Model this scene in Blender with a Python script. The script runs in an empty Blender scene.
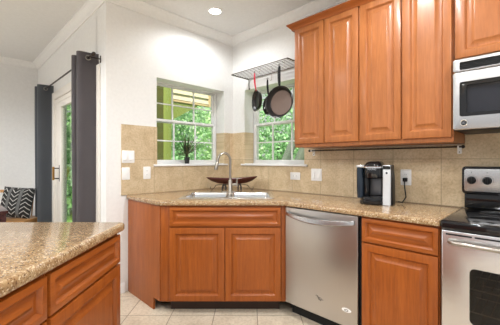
import bpy, bmesh, math, random
from mathutils import Vector, Matrix
random.seed(7)
PI = math.pi
S = bpy.context.scene
COL = S.collection
R45 = PI/4
CAM = (2.8527, -2.5435, 1.2385)

# ------------------------------------------------------------------ camera
cd = bpy.data.cameras.new('camera'); cam = bpy.data.objects.new('camera', cd); COL.objects.link(cam)
cam.location = CAM; cam.rotation_euler = (PI/2, 0, R45)
cd.sensor_width = 36.0; cd.lens = 302.9/500*36.0
cd.shift_y = -0.0039; cd.clip_start = 0.02; cd.clip_end = 200
S.camera = cam
# ------------------------------------------------------------------ world, sun, exposure
W = bpy.data.worlds.new('world'); S.world = W; W.use_nodes = True
bg = W.node_tree.nodes['Background']
bg.inputs[0].default_value = (.985, .99, 1.0, 1); bg.inputs[1].default_value = .62
sd = bpy.data.lights.new('sun', 'SUN'); sd.energy = 7.5; sd.angle = 0.03; sd.color = (1.0, .96, .88)
so = bpy.data.objects.new('sun', sd); COL.objects.link(so)
so.rotation_euler = Vector((-.55, .62, -.95)).to_track_quat('-Z', 'Y').to_euler()
LAMP_POWER = 62.0
LAMP_COLOR = (.965, .985, 1.0)
S.view_settings.view_transform = 'Standard'; S.view_settings.look = 'None'
S.view_settings.gamma = 1.0; S.view_settings.use_curve_mapping = False
S.view_settings.exposure = 0.3

# ------------------------------------------------------------------ materials
def newmat(name):
    m = bpy.data.materials.new(name); m.use_nodes = True
    nt = m.node_tree; return m, nt, nt.nodes['Principled BSDF']
def setp(b, **k):
    names = dict(color='Base Color', rough='Roughness', metal='Metallic', coat='Coat Weight', coatr='Coat Roughness',
                 spec='Specular IOR Level', sub='Subsurface Weight', trans='Transmission Weight', aniso='Anisotropic', sheen='Sheen Weight')
    for a, v in k.items():
        if a == 'color' and len(v) == 3: v = (*v, 1)
        b.inputs[names[a]].default_value = v
def node(nt, typ, **k):
    n = nt.nodes.new(typ)
    for a, v in k.items(): setattr(n, a, v)
    return n
def coords(nt, scale=(1, 1, 1), loc=(0, 0, 0), swz=None, rnd=0):
    tc = node(nt, 'ShaderNodeTexCoord'); out = tc.outputs['Object']
    if swz:
        sp = node(nt, 'ShaderNodeSeparateXYZ'); cb = node(nt, 'ShaderNodeCombineXYZ')
        nt.links.new(out, sp.inputs[0])
        for i, a in enumerate(swz):
            if a: nt.links.new(sp.outputs[a], cb.inputs[i])
        out = cb.outputs[0]
    mp = node(nt, 'ShaderNodeMapping'); mp.inputs['Scale'].default_value = scale; mp.inputs['Location'].default_value = loc
    nt.links.new(out, mp.inputs[0]); out = mp.outputs[0]
    if rnd:
        oi = node(nt, 'ShaderNodeObjectInfo'); vm = node(nt, 'ShaderNodeVectorMath', operation='MULTIPLY_ADD')
        vm.inputs[1].default_value = (rnd, rnd*.7, rnd*1.3)
        nt.links.new(oi.outputs['Random'], vm.inputs[0]); nt.links.new(out, vm.inputs[2]); out = vm.outputs[0]
    return out
def noise(nt, vec, scale, detail=4, rough=.55, dist=0):
    n = node(nt, 'ShaderNodeTexNoise'); n.inputs['Scale'].default_value = scale; n.inputs['Detail'].default_value = detail
    n.inputs['Roughness'].default_value = rough; n.inputs['Distortion'].default_value = dist
    nt.links.new(vec, n.inputs['Vector']); return n.outputs['Fac']
def ramp(nt, fac, stops):
    r = node(nt, 'ShaderNodeValToRGB'); el = r.color_ramp.elements
    while len(el) < len(stops): el.new(.5)
    for e, (p, c) in zip(el, stops): e.position = p; e.color = (*c, 1) if len(c) == 3 else c
    nt.links.new(fac, r.inputs[0]); return r.outputs[0]
def mix(nt, fac, a, b, blend='MIX'):
    m = node(nt, 'ShaderNodeMix', data_type='RGBA', blend_type=blend)
    for s, v in ((m.inputs['Factor'], fac), (m.inputs['A'], a), (m.inputs['B'], b)):
        if hasattr(v, 'node'): nt.links.new(v, s)
        else: s.default_value = v if not isinstance(v, tuple) else ((*v, 1) if len(v) == 3 else v)
    return m.outputs['Result']
def bump(nt, b, h, strength=.2, dist=.01):
    n = node(nt, 'ShaderNodeBump'); n.inputs['Strength'].default_value = strength; n.inputs['Distance'].default_value = dist
    nt.links.new(h, n.inputs['Height']); nt.links.new(n.outputs[0], b.inputs['Normal'])
def plain(name, color, rough=.5, metal=0., bumps=0, bscale=200, **k):
    m, nt, b = newmat(name); setp(b, color=color, rough=rough, metal=metal, **k)
    v = coords(nt)
    f = noise(nt, v, 35, 3)
    c = mix(nt, f, tuple(x*.93 for x in color), tuple(min(1, x*1.06) for x in color))
    nt.links.new(c, b.inputs['Base Color'])
    if bumps: bump(nt, b, noise(nt, v, bscale, 3), bumps, .002)
    return m
def wood(name, grain, base, dark, rough=.42, coat=.2):
    m, nt, b = newmat(name); setp(b, rough=rough, coat=coat, coatr=.2, spec=.32)
    sc = {'z': (16, 16, 1.3), 'x': (1.3, 16, 16), 'y': (16, 1.3, 16)}[grain]
    v = coords(nt, sc, rnd=9.0)
    f1 = noise(nt, v, 1.6, 5, .6, .8); f2 = noise(nt, v, 6, 6, .65, .3)
    c1 = ramp(nt, f1, [(.3, dark), (.68, base)])
    c2 = ramp(nt, f2, [(.35, (.72, .72, .72)), (.65, (1.06, 1.06, 1.06))])
    c = mix(nt, .55, c1, c2, 'MULTIPLY')
    v2 = coords(nt, (3, 3, 3), rnd=5.0); f3 = noise(nt, v2, 2.0, 2)
    c = mix(nt, .5, c, ramp(nt, f3, [(.3, (.86, .84, .82)), (.7, (1.08, 1.08, 1.08))]), 'MULTIPLY')
    nt.links.new(c, b.inputs['Base Color']); bump(nt, b, f2, .05, .002); return m
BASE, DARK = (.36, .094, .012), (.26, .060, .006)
M = {}
M['wood_v'] = wood('cherry wood vertical grain', 'z', BASE, DARK)
M['wood_x'] = wood('cherry wood horizontal grain', 'x', BASE, DARK)
M['wood_y'] = wood('cherry wood horizontal grain in depth', 'y', BASE, DARK)
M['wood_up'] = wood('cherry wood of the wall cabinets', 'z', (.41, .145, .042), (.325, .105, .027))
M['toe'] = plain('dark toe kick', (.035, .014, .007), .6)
M['oak'] = wood('light oak', 'x', (.55, .30, .12), (.40, .2, .07), .45, .1)
M['mahogany'] = wood('dark mahogany', 'x', (.10, .018, .012), (.05, .008, .006), .3, .4)
M['table'] = wood('dark table wood', 'x', (.07, .02, .02), (.03, .008, .01), .15, .6)
M['wall'] = plain('white wall paint', (.80, .80, .79), .6, bumps=.25, bscale=90)
M['ceil'] = plain('ceiling paint', (.74, .74, .73), .8, bumps=.2, bscale=120)
M['trim'] = plain('white gloss trim', (.82, .82, .81), .35)
M['cream'] = plain('cream door paint', (.80, .76, .70), .4)
M['plastic'] = plain('white plastic', (.85, .85, .84), .3)
M['black'] = plain('black plastic', (.009, .009, .010), .4, spec=.25)
M['gloss'] = plain('black gloss enamel', (.008, .008, .009), .08)
M['iron'] = plain('wrought iron', (.02, .015, .013), .45)
M['bronze'] = plain('dark bronze rod', (.03, .02, .016), .4, .3)
M['nickel'] = plain('brushed nickel', (.40, .37, .33), .3, 1.)
M['chrome'] = plain('chrome', (.75, .75, .76), .1, 1.)
M['brass'] = plain('antique brass', (.45, .24, .07), .3, .9)
M['wire'] = plain('pewter wire', (.17, .155, .14), .45, .5)
M['red'] = plain('red rubber grip', (.65, .02, .05), .45)
M['pan'] = plain('black pan enamel', (.018, .017, .017), .3)
M['panin'] = plain('worn nonstick coating', (.16, .11, .09), .28, .2)
M['tanpan'] = plain('copper brown pan coating', (.42, .24, .10), .3, .2)
M['bluetank'] = plain('smoky water tank', (.012, .02, .032), .06)
M['cavity'] = plain('dark grey satin metal', (.14, .14, .15), .3, .6)
M['silver'] = plain('silver plastic', (.62, .63, .64), .3, .35)
M['ovendark'] = plain('dark oven enamel', (.02, .017, .015), .45)
M['ringgrey'] = plain('printed grey ring', (.05, .05, .052), .2)
M['rackwire'] = plain('oven rack wire', (.8, .75, .68), .35, .6)
M['brick'] = plain('outside wall paint', (.22, .24, .07), .8)
M['post'] = plain('green post paint', (.20, .245, .055), .7)
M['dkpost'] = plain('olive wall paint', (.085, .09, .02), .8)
M['siding'] = plain('cream board paint', (.60, .53, .37), .7)
M['beam'] = plain('tan beam paint', (.55, .40, .22), .7)
M['bark'] = plain('grey bark', (.16, .19, .15), .9, bumps=.6, bscale=20)
M['pot'] = plain('black pot', (.015, .015, .016), .35)
M['soil'] = plain('dark soil', (.03, .018, .01), .9)
# lamp
m, nt, b = newmat('lamp lens'); setp(b, color=(1, 1, 1)); b.inputs['Emission Color'].default_value = (1, .97, .92, 1); b.inputs['Emission Strength'].default_value = 14; M['lens'] = m
# glass
def glassmat(name, tint, gl=.08):
    m, nt, b = newmat(name); nt.nodes.remove(b)
    o = nt.nodes['Material Output']; t = node(nt, 'ShaderNodeBsdfTransparent'); t.inputs[0].default_value = (*tint, 1)
    g = node(nt, 'ShaderNodeBsdfGlossy'); g.inputs['Roughness'].default_value = .02
    ge = node(nt, 'ShaderNodeNewGeometry'); dt = node(nt, 'ShaderNodeVectorMath', operation='DOT_PRODUCT')
    nt.links.new(ge.outputs['Normal'], dt.inputs[0]); nt.links.new(ge.outputs['Incoming'], dt.inputs[1])
    ab = node(nt, 'ShaderNodeMath', operation='ABSOLUTE'); nt.links.new(dt.outputs['Value'], ab.inputs[0])
    om = node(nt, 'ShaderNodeMath', operation='SUBTRACT'); om.inputs[0].default_value = 1; nt.links.new(ab.outputs[0], om.inputs[1])
    pw = node(nt, 'ShaderNodeMath', operation='POWER'); nt.links.new(om.outputs[0], pw.inputs[0]); pw.inputs[1].default_value = 5
    fr = node(nt, 'ShaderNodeMath', operation='MULTIPLY_ADD'); nt.links.new(pw.outputs[0], fr.inputs[0]); fr.inputs[1].default_value = .9; fr.inputs[2].default_value = .035
    mx = node(nt, 'ShaderNodeMixShader'); nt.links.new(fr.outputs[0], mx.inputs[0]); nt.links.new(t.outputs[0], mx.inputs[1]); nt.links.new(g.outputs[0], mx.inputs[2])
    nt.links.new(mx.outputs[0], o.inputs[0]); return m
M['glass'] = glassmat('window glass', (.96, .98, .96))
M['ovenglass'] = glassmat('tinted oven glass', (.42, .38, .34))
M['microglass'] = glassmat('tinted microwave glass', (.5, .5, .52))
# stainless steel, brushed
def steel(name, scale, col=(.60, .59, .58), rough=.27):
    m, nt, b = newmat(name); setp(b, metal=1., rough=rough)
    v = coords(nt, scale); f = noise(nt, v, 3, 4, .7)
    nt.links.new(mix(nt, f, tuple(x*.96 for x in col), tuple(x*1.03 for x in col)), b.inputs['Base Color']); return m
M['steel'] = steel('brushed steel upright', (120, 120, 2), (.74, .75, .77))
M['steel_wood_tint'] = steel('brushed dishwasher steel with reflected wood tint', (120, 120, 2), (.50, .475, .45), .3)  # darker brown base colour stands in for cabinet wood reflected in the door
M['steelh'] = steel('brushed steel lengthwise', (2, 120, 120), (.52, .52, .525))
M['sink'] = steel('satin sink steel', (60, 60, 60), (.72, .73, .74), .22)
# granite
m, nt, b = newmat('speckled tan granite'); setp(b, rough=.15, coat=.12, coatr=.05)
v = coords(nt)
c = ramp(nt, noise(nt, v, 34, 6, .75, .3), [(.32, (.165, .085, .037)), (.45, (.31, .19, .092)), (.58, (.385, .265, .142)), (.75, (.49, .37, .23))])
vo = node(nt, 'ShaderNodeTexVoronoi'); vo.inputs['Scale'].default_value = 210; nt.links.new(v, vo.inputs['Vector'])
sepc = node(nt, 'ShaderNodeSeparateColor'); nt.links.new(vo.outputs['Color'], sepc.inputs[0])
c = mix(nt, ramp(nt, sepc.outputs[0], [(.82, (0, 0, 0)), (.88, (.85, .85, .85))]), c, (.13, .065, .03))
c = mix(nt, ramp(nt, sepc.outputs[1], [(.84, (0, 0, 0)), (.9, (.7, .7, .7))]), c, (.68, .55, .38))
c = mix(nt, ramp(nt, noise(nt, v, 110, 4, .7), [(.58, (0, 0, 0)), (.68, (.8, .8, .8))]), c, (.15, .075, .035))
nt.links.new(c, b.inputs['Base Color']); M['granite'] = m
# tiles
def tilemat(name, swz, off, size, mortar, cols, grout, rough=.35, mscale=7, flip=1):
    m, nt, b = newmat(name); setp(b, rough=rough)
    v = coords(nt, (flip, 1, 1), off, swz)
    br = node(nt, 'ShaderNodeTexBrick'); br.offset = 0; br.squash = 1
    br.inputs['Scale'].default_value = 1; br.inputs['Mortar Size'].default_value = mortar
    br.inputs['Mortar Smooth'].default_value = .1; br.inputs['Bias'].default_value = 0
    br.inputs['Brick Width'].default_value = size; br.inputs['Row Height'].default_value = size
    nt.links.new(v, br.inputs['Vector'])
    br.inputs['Color1'].default_value = (.93, .93, .93, 1); br.inputs['Color2'].default_value = (1.05, 1.05, 1.05, 1)
    n1 = noise(nt, v, mscale, 7, .68, .6); n2 = noise(nt, v, mscale*9, 4, .7)
    c = ramp(nt, n1, [(.3, cols[0]), (.5, cols[1]), (.72, cols[2])])
    c = mix(nt, .8, c, ramp(nt, n2, [(.3, (.72, .68, .62)), (.55, (1.05, 1.05, 1.05))]), 'MULTIPLY')
    c = mix(nt, 1., c, br.outputs['Color'], 'MULTIPLY')
    c = mix(nt, br.outputs['Fac'], c, grout)
    nt.links.new(c, b.inputs['Base Color'])
    inv = node(nt, 'ShaderNodeMath', operation='SUBTRACT'); inv.inputs[0].default_value = 1; nt.links.new(br.outputs['Fac'], inv.inputs[1])
    bump(nt, b, inv.outputs[0], .35, .003); return m
TC = [(.50, .375, .225), (.62, .485, .31), (.71, .585, .41)]
M['tile_r'] = tilemat('travertine backsplash right', ('X', 'Z', None), (-1.275, -1.25, 0), .335, .0022, TC, (.36, .27, .17))
M['tile_l'] = tilemat('travertine backsplash left', ('Y', 'Z', None), (-.731, -1.25, 0), .335, .0022, TC, (.42, .31, .19), flip=-1)
M['floor'] = tilemat('beige floor tile', ('X', 'Y', None), (.632, -2.421, 0), .345, .0035, [(.52, .43, .33), (.63, .54, .42), (.71, .62, .50)], (.27, .21, .15), .3, 5)
# fabric
def fabric(name, a, bcol, sc=(400, 400, 400)):
    m, nt, b = newmat(name); setp(b, rough=.8, sheen=.3)
    v = coords(nt, sc); f = noise(nt, v, 1, 3)
    v2 = coords(nt); f2 = noise(nt, v2, 3, 2)
    nt.links.new(mix(nt, f, a, bcol), b.inputs['Base Color']); bump(nt, b, f, .15, .001); return m
M['curtain'] = fabric('dark grey curtain weave', (.105, .092, .098), (.165, .148, .155))
M['curtainb'] = fabric('blue grey curtain weave', (.10, .11, .125), (.15, .165, .185))
# chevron pillow: x across, z up in the pillow's own space
m, nt, b = newmat('black and white chevron cloth'); setp(b, rough=.85)
tc = node(nt, 'ShaderNodeTexCoord'); sp = node(nt, 'ShaderNodeSeparateXYZ'); nt.links.new(tc.outputs['Object'], sp.inputs[0])
def mth(op, a, bb=None):
    n = node(nt, 'ShaderNodeMath', operation=op)
    for i, vv in enumerate((a, bb)):
        if vv is None: continue
        if hasattr(vv, 'node'): nt.links.new(vv, n.inputs[i])
        else: n.inputs[i].default_value = vv
    return n.outputs[0]
xq = mth('ADD', mth('DIVIDE', sp.outputs['X'], .15), 10.5)       # three chevron bands
xs = mth('FRACT', xq)
tri = mth('ABSOLUTE', mth('SUBTRACT', xs, .5))
par = mth('SUBTRACT', mth('MULTIPLY', mth('MODULO', mth('FLOOR', xq), 2.0), 2.0), 1.0)
zz = mth('FRACT', mth('ADD', mth('DIVIDE', mth('ADD', sp.outputs['Z'], mth('MULTIPLY', mth('MULTIPLY', tri, .13), par)), .056), 20))
line = mth('MULTIPLY', mth('LESS_THAN', zz, .22), mth('LESS_THAN', tri, .33))
strip = mth('GREATER_THAN', tri, .37)
c = mix(nt, line, (.012, .012, .012), (.42, .41, .39)); c = mix(nt, strip, c, (.12, .12, .12))
nt.links.new(c, b.inputs['Base Color']); M['chevron'] = m
# leaves
def leafmat(name, a, bb, tr=.35):
    m, nt, b = newmat(name); setp(b, rough=.5)
    o = nt.nodes['Material Output']
    v = coords(nt); f = noise(nt, v, 2.2, 3, .7)
    g = node(nt, 'ShaderNodeNewGeometry')
    f = mth2(nt, f, g.outputs['Random Per Island'])
    c = ramp(nt, f, [(.3, a), (.7, bb)]); nt.links.new(c, b.inputs['Base Color'])
    t = node(nt, 'ShaderNodeBsdfTranslucent'); nt.links.new(c, t.inputs[0])
    mx = node(nt, 'ShaderNodeMixShader'); mx.inputs[0].default_value = tr
    nt.links.new(b.outputs[0], mx.inputs[1]); nt.links.new(t.outputs[0], mx.inputs[2]); nt.links.new(mx.outputs[0], o.inputs[0]); return m
def mth2(nt, a, bb):
    n = node(nt, 'ShaderNodeMath', operation='MULTIPLY_ADD'); n.inputs[1].default_value = .5
    nt.links.new(a, n.inputs[0])
    n2 = node(nt, 'ShaderNodeMath', operation='MULTIPLY'); n2.inputs[1].default_value = .5; nt.links.new(bb, n2.inputs[0])
    nt.links.new(n2.outputs[0], n.inputs[2]); return n.outputs[0]
M['leaf1'] = leafmat('bright green leaves', (.13, .33, .11), (.47, .70, .40))
M['leaf2'] = leafmat('deep green leaves', (.10, .28, .09), (.38, .62, .32))
M['leaf3'] = leafmat('pale green leaves', (.30, .55, .22), (.62, .82, .46))
M['agave'] = leafmat('dusky houseplant leaves', (.025, .06, .022), (.13, .12, .05), .1)
M['lawn'] = leafmat('lawn', (.2, .4, .08), (.35, .55, .15), .1)

# ------------------------------------------------------------------ mesh builder
ORG = {}
def prep(v): return v if isinstance(v, Vector) else Vector(v)
class MB:
    def __init__(s): s.bm = bmesh.new()
    def box(s, x0, x1, y0, y1, z0, z1, bev=0., seg=2):
        b2 = bmesh.new(); bmesh.ops.create_cube(b2, size=1)
        for v in b2.verts: v.co = Vector((x0+(v.co.x+.5)*(x1-x0), y0+(v.co.y+.5)*(y1-y0), z0+(v.co.z+.5)*(z1-z0)))
        if bev: bmesh.ops.bevel(b2, geom=b2.edges[:], offset=bev, segments=seg, affect='EDGES', profile=.5)
        s.merge(b2); return s
    def merge(s, b2, mat=None):
        vm = {}
        for v in b2.verts: vm[v] = s.bm.verts.new(mat @ v.co if mat else v.co)
        for f in b2.faces:
            try: s.bm.faces.new([vm[v] for v in f.verts])
            except ValueError: pass
        b2.free()
    def loft(s, loops, cap0=True, cap1=True, closed=True):
        vs = [[s.bm.verts.new(prep(p)) for p in L] for L in loops]
        n = len(vs[0])
        for a, c in zip(vs, vs[1:]):
            for i in range(n if closed else n-1):
                j = (i+1) % n; s.bm.faces.new((a[i], a[j], c[j], c[i]))
        if cap0 and n > 2: s.bm.faces.new(vs[0][::-1])
        if cap1 and n > 2: s.bm.faces.new(vs[-1])
        return s
    def tube(s, pts, r, n=10, closed=False, caps=True):
        P = [Vector(p) for p in pts]; loops = []; N = len(P)
        rs = r if isinstance(r, (list, tuple)) else [r]*N
        up = None
        for i in range(N):
            if closed: d = P[(i+1) % N]-P[i-1]
            else: d = P[min(i+1, N-1)]-P[max(i-1, 0)]
            d.normalize()
            if up is None: up = Vector((0, 0, 1)) if abs(d.z) < .9 else Vector((1, 0, 0))
            a = d.cross(up)
            if a.length < 1e-6: a = d.orthogonal()
            a.normalize(); bb = a.cross(d).normalized(); up = bb
            loops.append([P[i]+rs[i]*(math.cos(2*PI*k/n)*a+math.sin(2*PI*k/n)*bb) for k in range(n)])
        if closed:
            vs = [[s.bm.verts.new(p) for p in L] for L in loops]
            for i in range(N):
                a, c = vs[i], vs[(i+1) % N]
                for k in range(n):
                    j = (k+1) % n; s.bm.faces.new((a[k], a[j], c[j], c[k]))
        else: s.loft(loops, caps, caps)
        return s
    def lathe(s, prof, c=(0, 0, 0), axis=(0, 0, 1), n=28, sx=1., sy=1., caps=True):
        ax = Vector(axis).normalized(); q = Vector((0, 0, 1)).rotation_difference(ax); c = Vector(c)
        loops = [[c+q @ Vector((r*sx*math.cos(2*PI*k/n), r*sy*math.sin(2*PI*k/n), z)) for k in range(n)] for r, z in prof]
        return s.loft(loops, caps, caps)
    def plate(s, outline, d0, d1, mp, r=.0, holes=(), seg=3):
        """flat slab with rounded rim; outline CCW in (u,v); mp maps (u,v,d) to xyz; holes are lists of (u,v)"""
        prof = [(0, d0), (0, d1)] if r <= 0 else \
            [(r*(1-math.cos(a)), d0+r*(1-math.sin(a))) for a in [PI/2*(1-k/seg) for k in range(seg)]] if False else None
        if r > 0:
            prof = [(r*(1-math.sin(PI/2*k/seg)), d0+r*(1-math.cos(PI/2*k/seg))) for k in range(seg+1)]
            prof += [(r*(1-math.cos(PI/2*k/seg)), d1-r*(1-math.sin(PI/2*k/seg))) for k in range(seg+1)]
        loops = [[(u, v, d) for u, v in inset(outline, o)] for o, d in prof]
        vs = [[s.bm.verts.new(Vector(mp(*p))) for p in L] for L in loops]; n = len(outline)
        for a, c in zip(vs, vs[1:]):
            for i in range(n):
                j = (i+1) % n; s.bm.faces.new((a[i], a[j], c[j], c[i]))
        hb = []; ht = []
        for h in holes:
            b0 = [s.bm.verts.new(Vector(mp(u, v, d0))) for u, v in h]; t0 = [s.bm.verts.new(Vector(mp(u, v, d1))) for u, v in h]
            for i in range(len(h)):
                j = (i+1) % len(h); s.bm.faces.new((b0[i], t0[i], t0[j], b0[j]))
            hb.append(b0); ht.append(t0)
        for base, hs in ((vs[0], hb), (vs[-1], ht)):
            if not hs: s.bm.faces.new(base)
            else:
                ed = []
                for L in [base]+hs:
                    for i in range(len(L)):
                        e = s.bm.edges.get((L[i], L[(i+1) % len(L)])) or s.bm.edges.new((L[i], L[(i+1) % len(L)])); ed.append(e)
                bmesh.ops.triangle_fill(s.bm, edges=ed, use_beauty=True, use_dissolve=False)
        return s
    def panel(s, u0, u1, v0, v1, mp, th=.02, fw=.057, raised=True):
        """raised-panel door or drawer front, mp maps (u,v,d), d outwards"""
        pr = [(0, 0), (0, th-.005), (.0015, th-.0015), (.005, th)]
        if raised: pr += [(fw-.010, th), (fw-.006, th-.003), (fw+.001, th-.015), (fw+.009, th-.016), (fw+.034, th-.003), (fw+.037, th-.001), (fw+.040, th-.001)]
        s.loft([[mp(u0+o, v0+o, d), mp(u1-o, v0+o, d), mp(u1-o, v1-o, d), mp(u0+o, v1-o, d)] for o, d in pr]); return s
    def build(s, name, mat, parent=None, org=None, rotz=0., smooth=35):
        bm = s.bm
        bmesh.ops.recalc_face_normals(bm, faces=bm.faces[:])
        o0 = Vector(ORG[parent.name]) if parent is not None else Vector(org or (0, 0, 0))
        for v in bm.verts: v.co -= o0
        me = bpy.data.meshes.new(name); bm.to_mesh(me); bm.free()
        if smooth:
            for p in me.polygons: p.use_smooth = True
            me.set_sharp_from_angle(angle=math.radians(smooth))
        me.materials.append(M[mat] if isinstance(mat, str) else mat)
        o = bpy.data.objects.new(name, me); COL.objects.link(o)
        if parent is not None:
            o.parent = parent; ORG[o.name] = tuple(o0)
        else: ORG[o.name] = tuple(o0)
        return o
def inset(poly, o):
    if abs(o) < 1e-9: return list(poly)
    n = len(poly); out = []
    for i in range(n):
        p0, p1, p2 = Vector(poly[i-1]), Vector(poly[i]), Vector(poly[(i+1) % n])
        a = (p1-p0); c = (p2-p1)
        if a.length < 1e-9 or c.length < 1e-9: out.append(tuple(p1)); continue
        a.normalize(); c.normalize()
        na, nc = Vector((-a.y, a.x)), Vector((-c.y, c.x)); m = na+nc
        k = 1+na.dot(nc)
        out.append(tuple(p1+m*(o/max(k, .2))))
    return out
def rrect(u0, u1, v0, v1, r, n=5):
    out = []
    for cx, cy, a0 in ((u1-r, v0+r, -PI/2), (u1-r, v1-r, 0), (u0+r, v1-r, PI/2), (u0+r, v0+r, PI)):
        for k in range(n+1):
            a = a0+PI/2*k/n; out.append((cx+r*math.cos(a), cy+r*math.sin(a)))
    return out
def D2W(X, Z):
    c = math.cos(R45); return (CAM[0]+c*(X-Z), CAM[1]+c*(X+Z))
def tag(o, label=None, cat=None, group=None, kind=None):
    if label: o['label'] = label
    if cat: o['category'] = cat
    if group: o['group'] = group
    if kind: o['kind'] = kind
    return o
def thing(name, label, cat, org, frame='W', group=None, rotz=0.):
    """Empty at a thing's base. Parts are drawn in room coordinates ('W'), or in the diagonal frame ('D': x across, y deep, from the camera point)"""
    o = bpy.data.objects.new(name, None); COL.objects.link(o); o.empty_display_size = .05
    if frame == 'D':
        x, y = D2W(org[0], org[1]); o.location = (x, y, org[2]); o.rotation_euler = (0, 0, R45)
    else: o.location = org; o.rotation_euler = (0, 0, rotz)
    ORG[o.name] = tuple(org)
    return tag(o, label, cat, group)
def place(o, org, frame='W', rotz=0.):
    if frame == 'D':
        x, y = D2W(org[0], org[1]); o.location = (x, y, org[2]); o.rotation_euler = (0, 0, R45)
    else: o.location = org; o.rotation_euler = (0, 0, rotz)
    return o
ident = lambda u, v, d: (u, v, d)

# ------------------------------------------------------------------ structure
CH = 2.76
def st(o): o['kind'] = 'structure'; return o
# floor, drawn in the diagonal frame the tiles follow
def W2D(x, y):
    c = math.cos(R45); dx, dy = x-CAM[0], y-CAM[1]; return (c*(dx+dy), c*(-dx+dy))
ROOM = [(-2.9, -6), (5.2, -6), (5.2, 0), (0, 0), (0, -1.53), (-2.9, -1.53)]
b_ = MB(); b_.plate([W2D(*p) for p in ROOM], -.1, 0, ident); fl = b_.build('floor', 'floor', smooth=0); place(fl, (0, 0, 0), 'D'); st(fl)
OUT = [(-3.15, -6), (5.2, -6), (5.2, .25), (-.25, .25), (-.25, -1.40), (-3.15, -1.40)]
b_ = MB(); b_.plate(OUT, CH, CH+.12, ident); st(b_.build('ceiling', 'ceil', smooth=0))
W1 = (.14, 1.035); W2 = (.22, 1.09); WZ = (1.2, 2.087)
DO = (-1.80, -.24, 2.04)                                            # sliding door opening
def wallx(b, x0, x1, y0, y1, z0, z1): b.box(x0, x1, y0, y1, z0, z1)
def rect(a, b_, c, d): return [(a, c), (b_, c), (b_, d), (a, d)]
bw = MB(); bw.plate(rect(-.25, 5.2, 0, CH), 0, .25, lambda u, v, d: (u, d, v), holes=[rect(*W2, *WZ)]); st(bw.build('wall_right', 'wall', smooth=0))
bw = MB(); bw.plate(rect(0, 1.53, 0, CH), -.25, 0, lambda u, v, d: (d, -u, v), holes=[rect(*W1, *WZ)]); st(bw.build('wall_left', 'wall', smooth=0))
bw = MB()
bw.box(-2.9, DO[0], -1.53, -1.40, 0, CH); bw.box(DO[1], -.25, -1.53, -1.40, 0, CH); bw.box(DO[0], DO[1], -1.53, -1.40, DO[2], CH)
st(bw.build('wall_nook', 'wall', smooth=0))
bw = MB(); bw.box(-3.15, -2.9, -6, -1.40, 0, CH); st(bw.build('wall_far', 'wall', smooth=0))
def sweep(path, prof):
    """path in plan, room on its left; prof is (distance from the wall, z)"""
    n = len(path); loops = []
    for i, p in enumerate(path):
        p = Vector(p)
        a = (p-Vector(path[i-1])).normalized() if i else None
        c = (Vector(path[i+1])-p).normalized() if i < n-1 else None
        if a is None: a = c
        if c is None: c = a
        na, nc = Vector((-a.y, a.x)), Vector((-c.y, c.x)); m = (na+nc)/(1+na.dot(nc))
        loops.append([(p.x+m.x*o, p.y+m.y*o, z) for o, z in prof])
    b = MB(); b.loft(loops); return b
CP = [(0, CH-.085), (.012, CH-.085), (.014, CH-.072), (.022, CH-.066), (.034, CH-.052), (.048, CH-.032), (.06, CH-.02), (.066, CH-.016), (.076, CH-.012), (.078, CH), (0, CH)]
st(sweep([(5.2, 0), (0, 0), (0, -1.53), (-2.9, -1.53), (-2.9, -6)], CP).build('trim_1', 'trim', smooth=25))
BP = [(0, 0), (.014, 0), (.014, .075), (.008, .09), (0, .09)]
st(sweep([(0, -1.362), (0, -1.53), (-.11, -1.53)], BP).build('baseboard_left', 'trim'))
st(sweep([(-1.95, -1.53), (-2.9, -1.53), (-2.9, -6)], BP).build('baseboard_far', 'trim'))
# backsplash
b_ = MB(); T = .011
b_.box(T, 3.4, -T, 0, .914, 1.18); b_.box(T, W2[0], -T, 0, 1.18, 1.579); b_.box(W2[1], 1.2, -T, 0, 1.18, 1.579)
b_.box(1.2, 2.422, -T, 0, 1.18, 1.352); b_.box(2.422, 3.4, -T, 0, 1.18, 1.417)
b_.box(W2[0]-.001, W2[0]+.006, 0, .145, 1.205, 1.579)
st(b_.build('backsplash', 'tile_r', smooth=0))
b_ = MB()
b_.box(0, T, -1.395, -T, .914, 1.18); b_.box(0, T, -W1[0], -T, 1.18, 1.579); b_.box(0, T, -1.395, -W1[1], 1.18, 1.579)
b_.box(-.145, 0, -W1[0]-.006, -W1[0]+.001, 1.205, 1.579)
st(b_.build('backsplash', 'tile_l', smooth=0))
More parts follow.
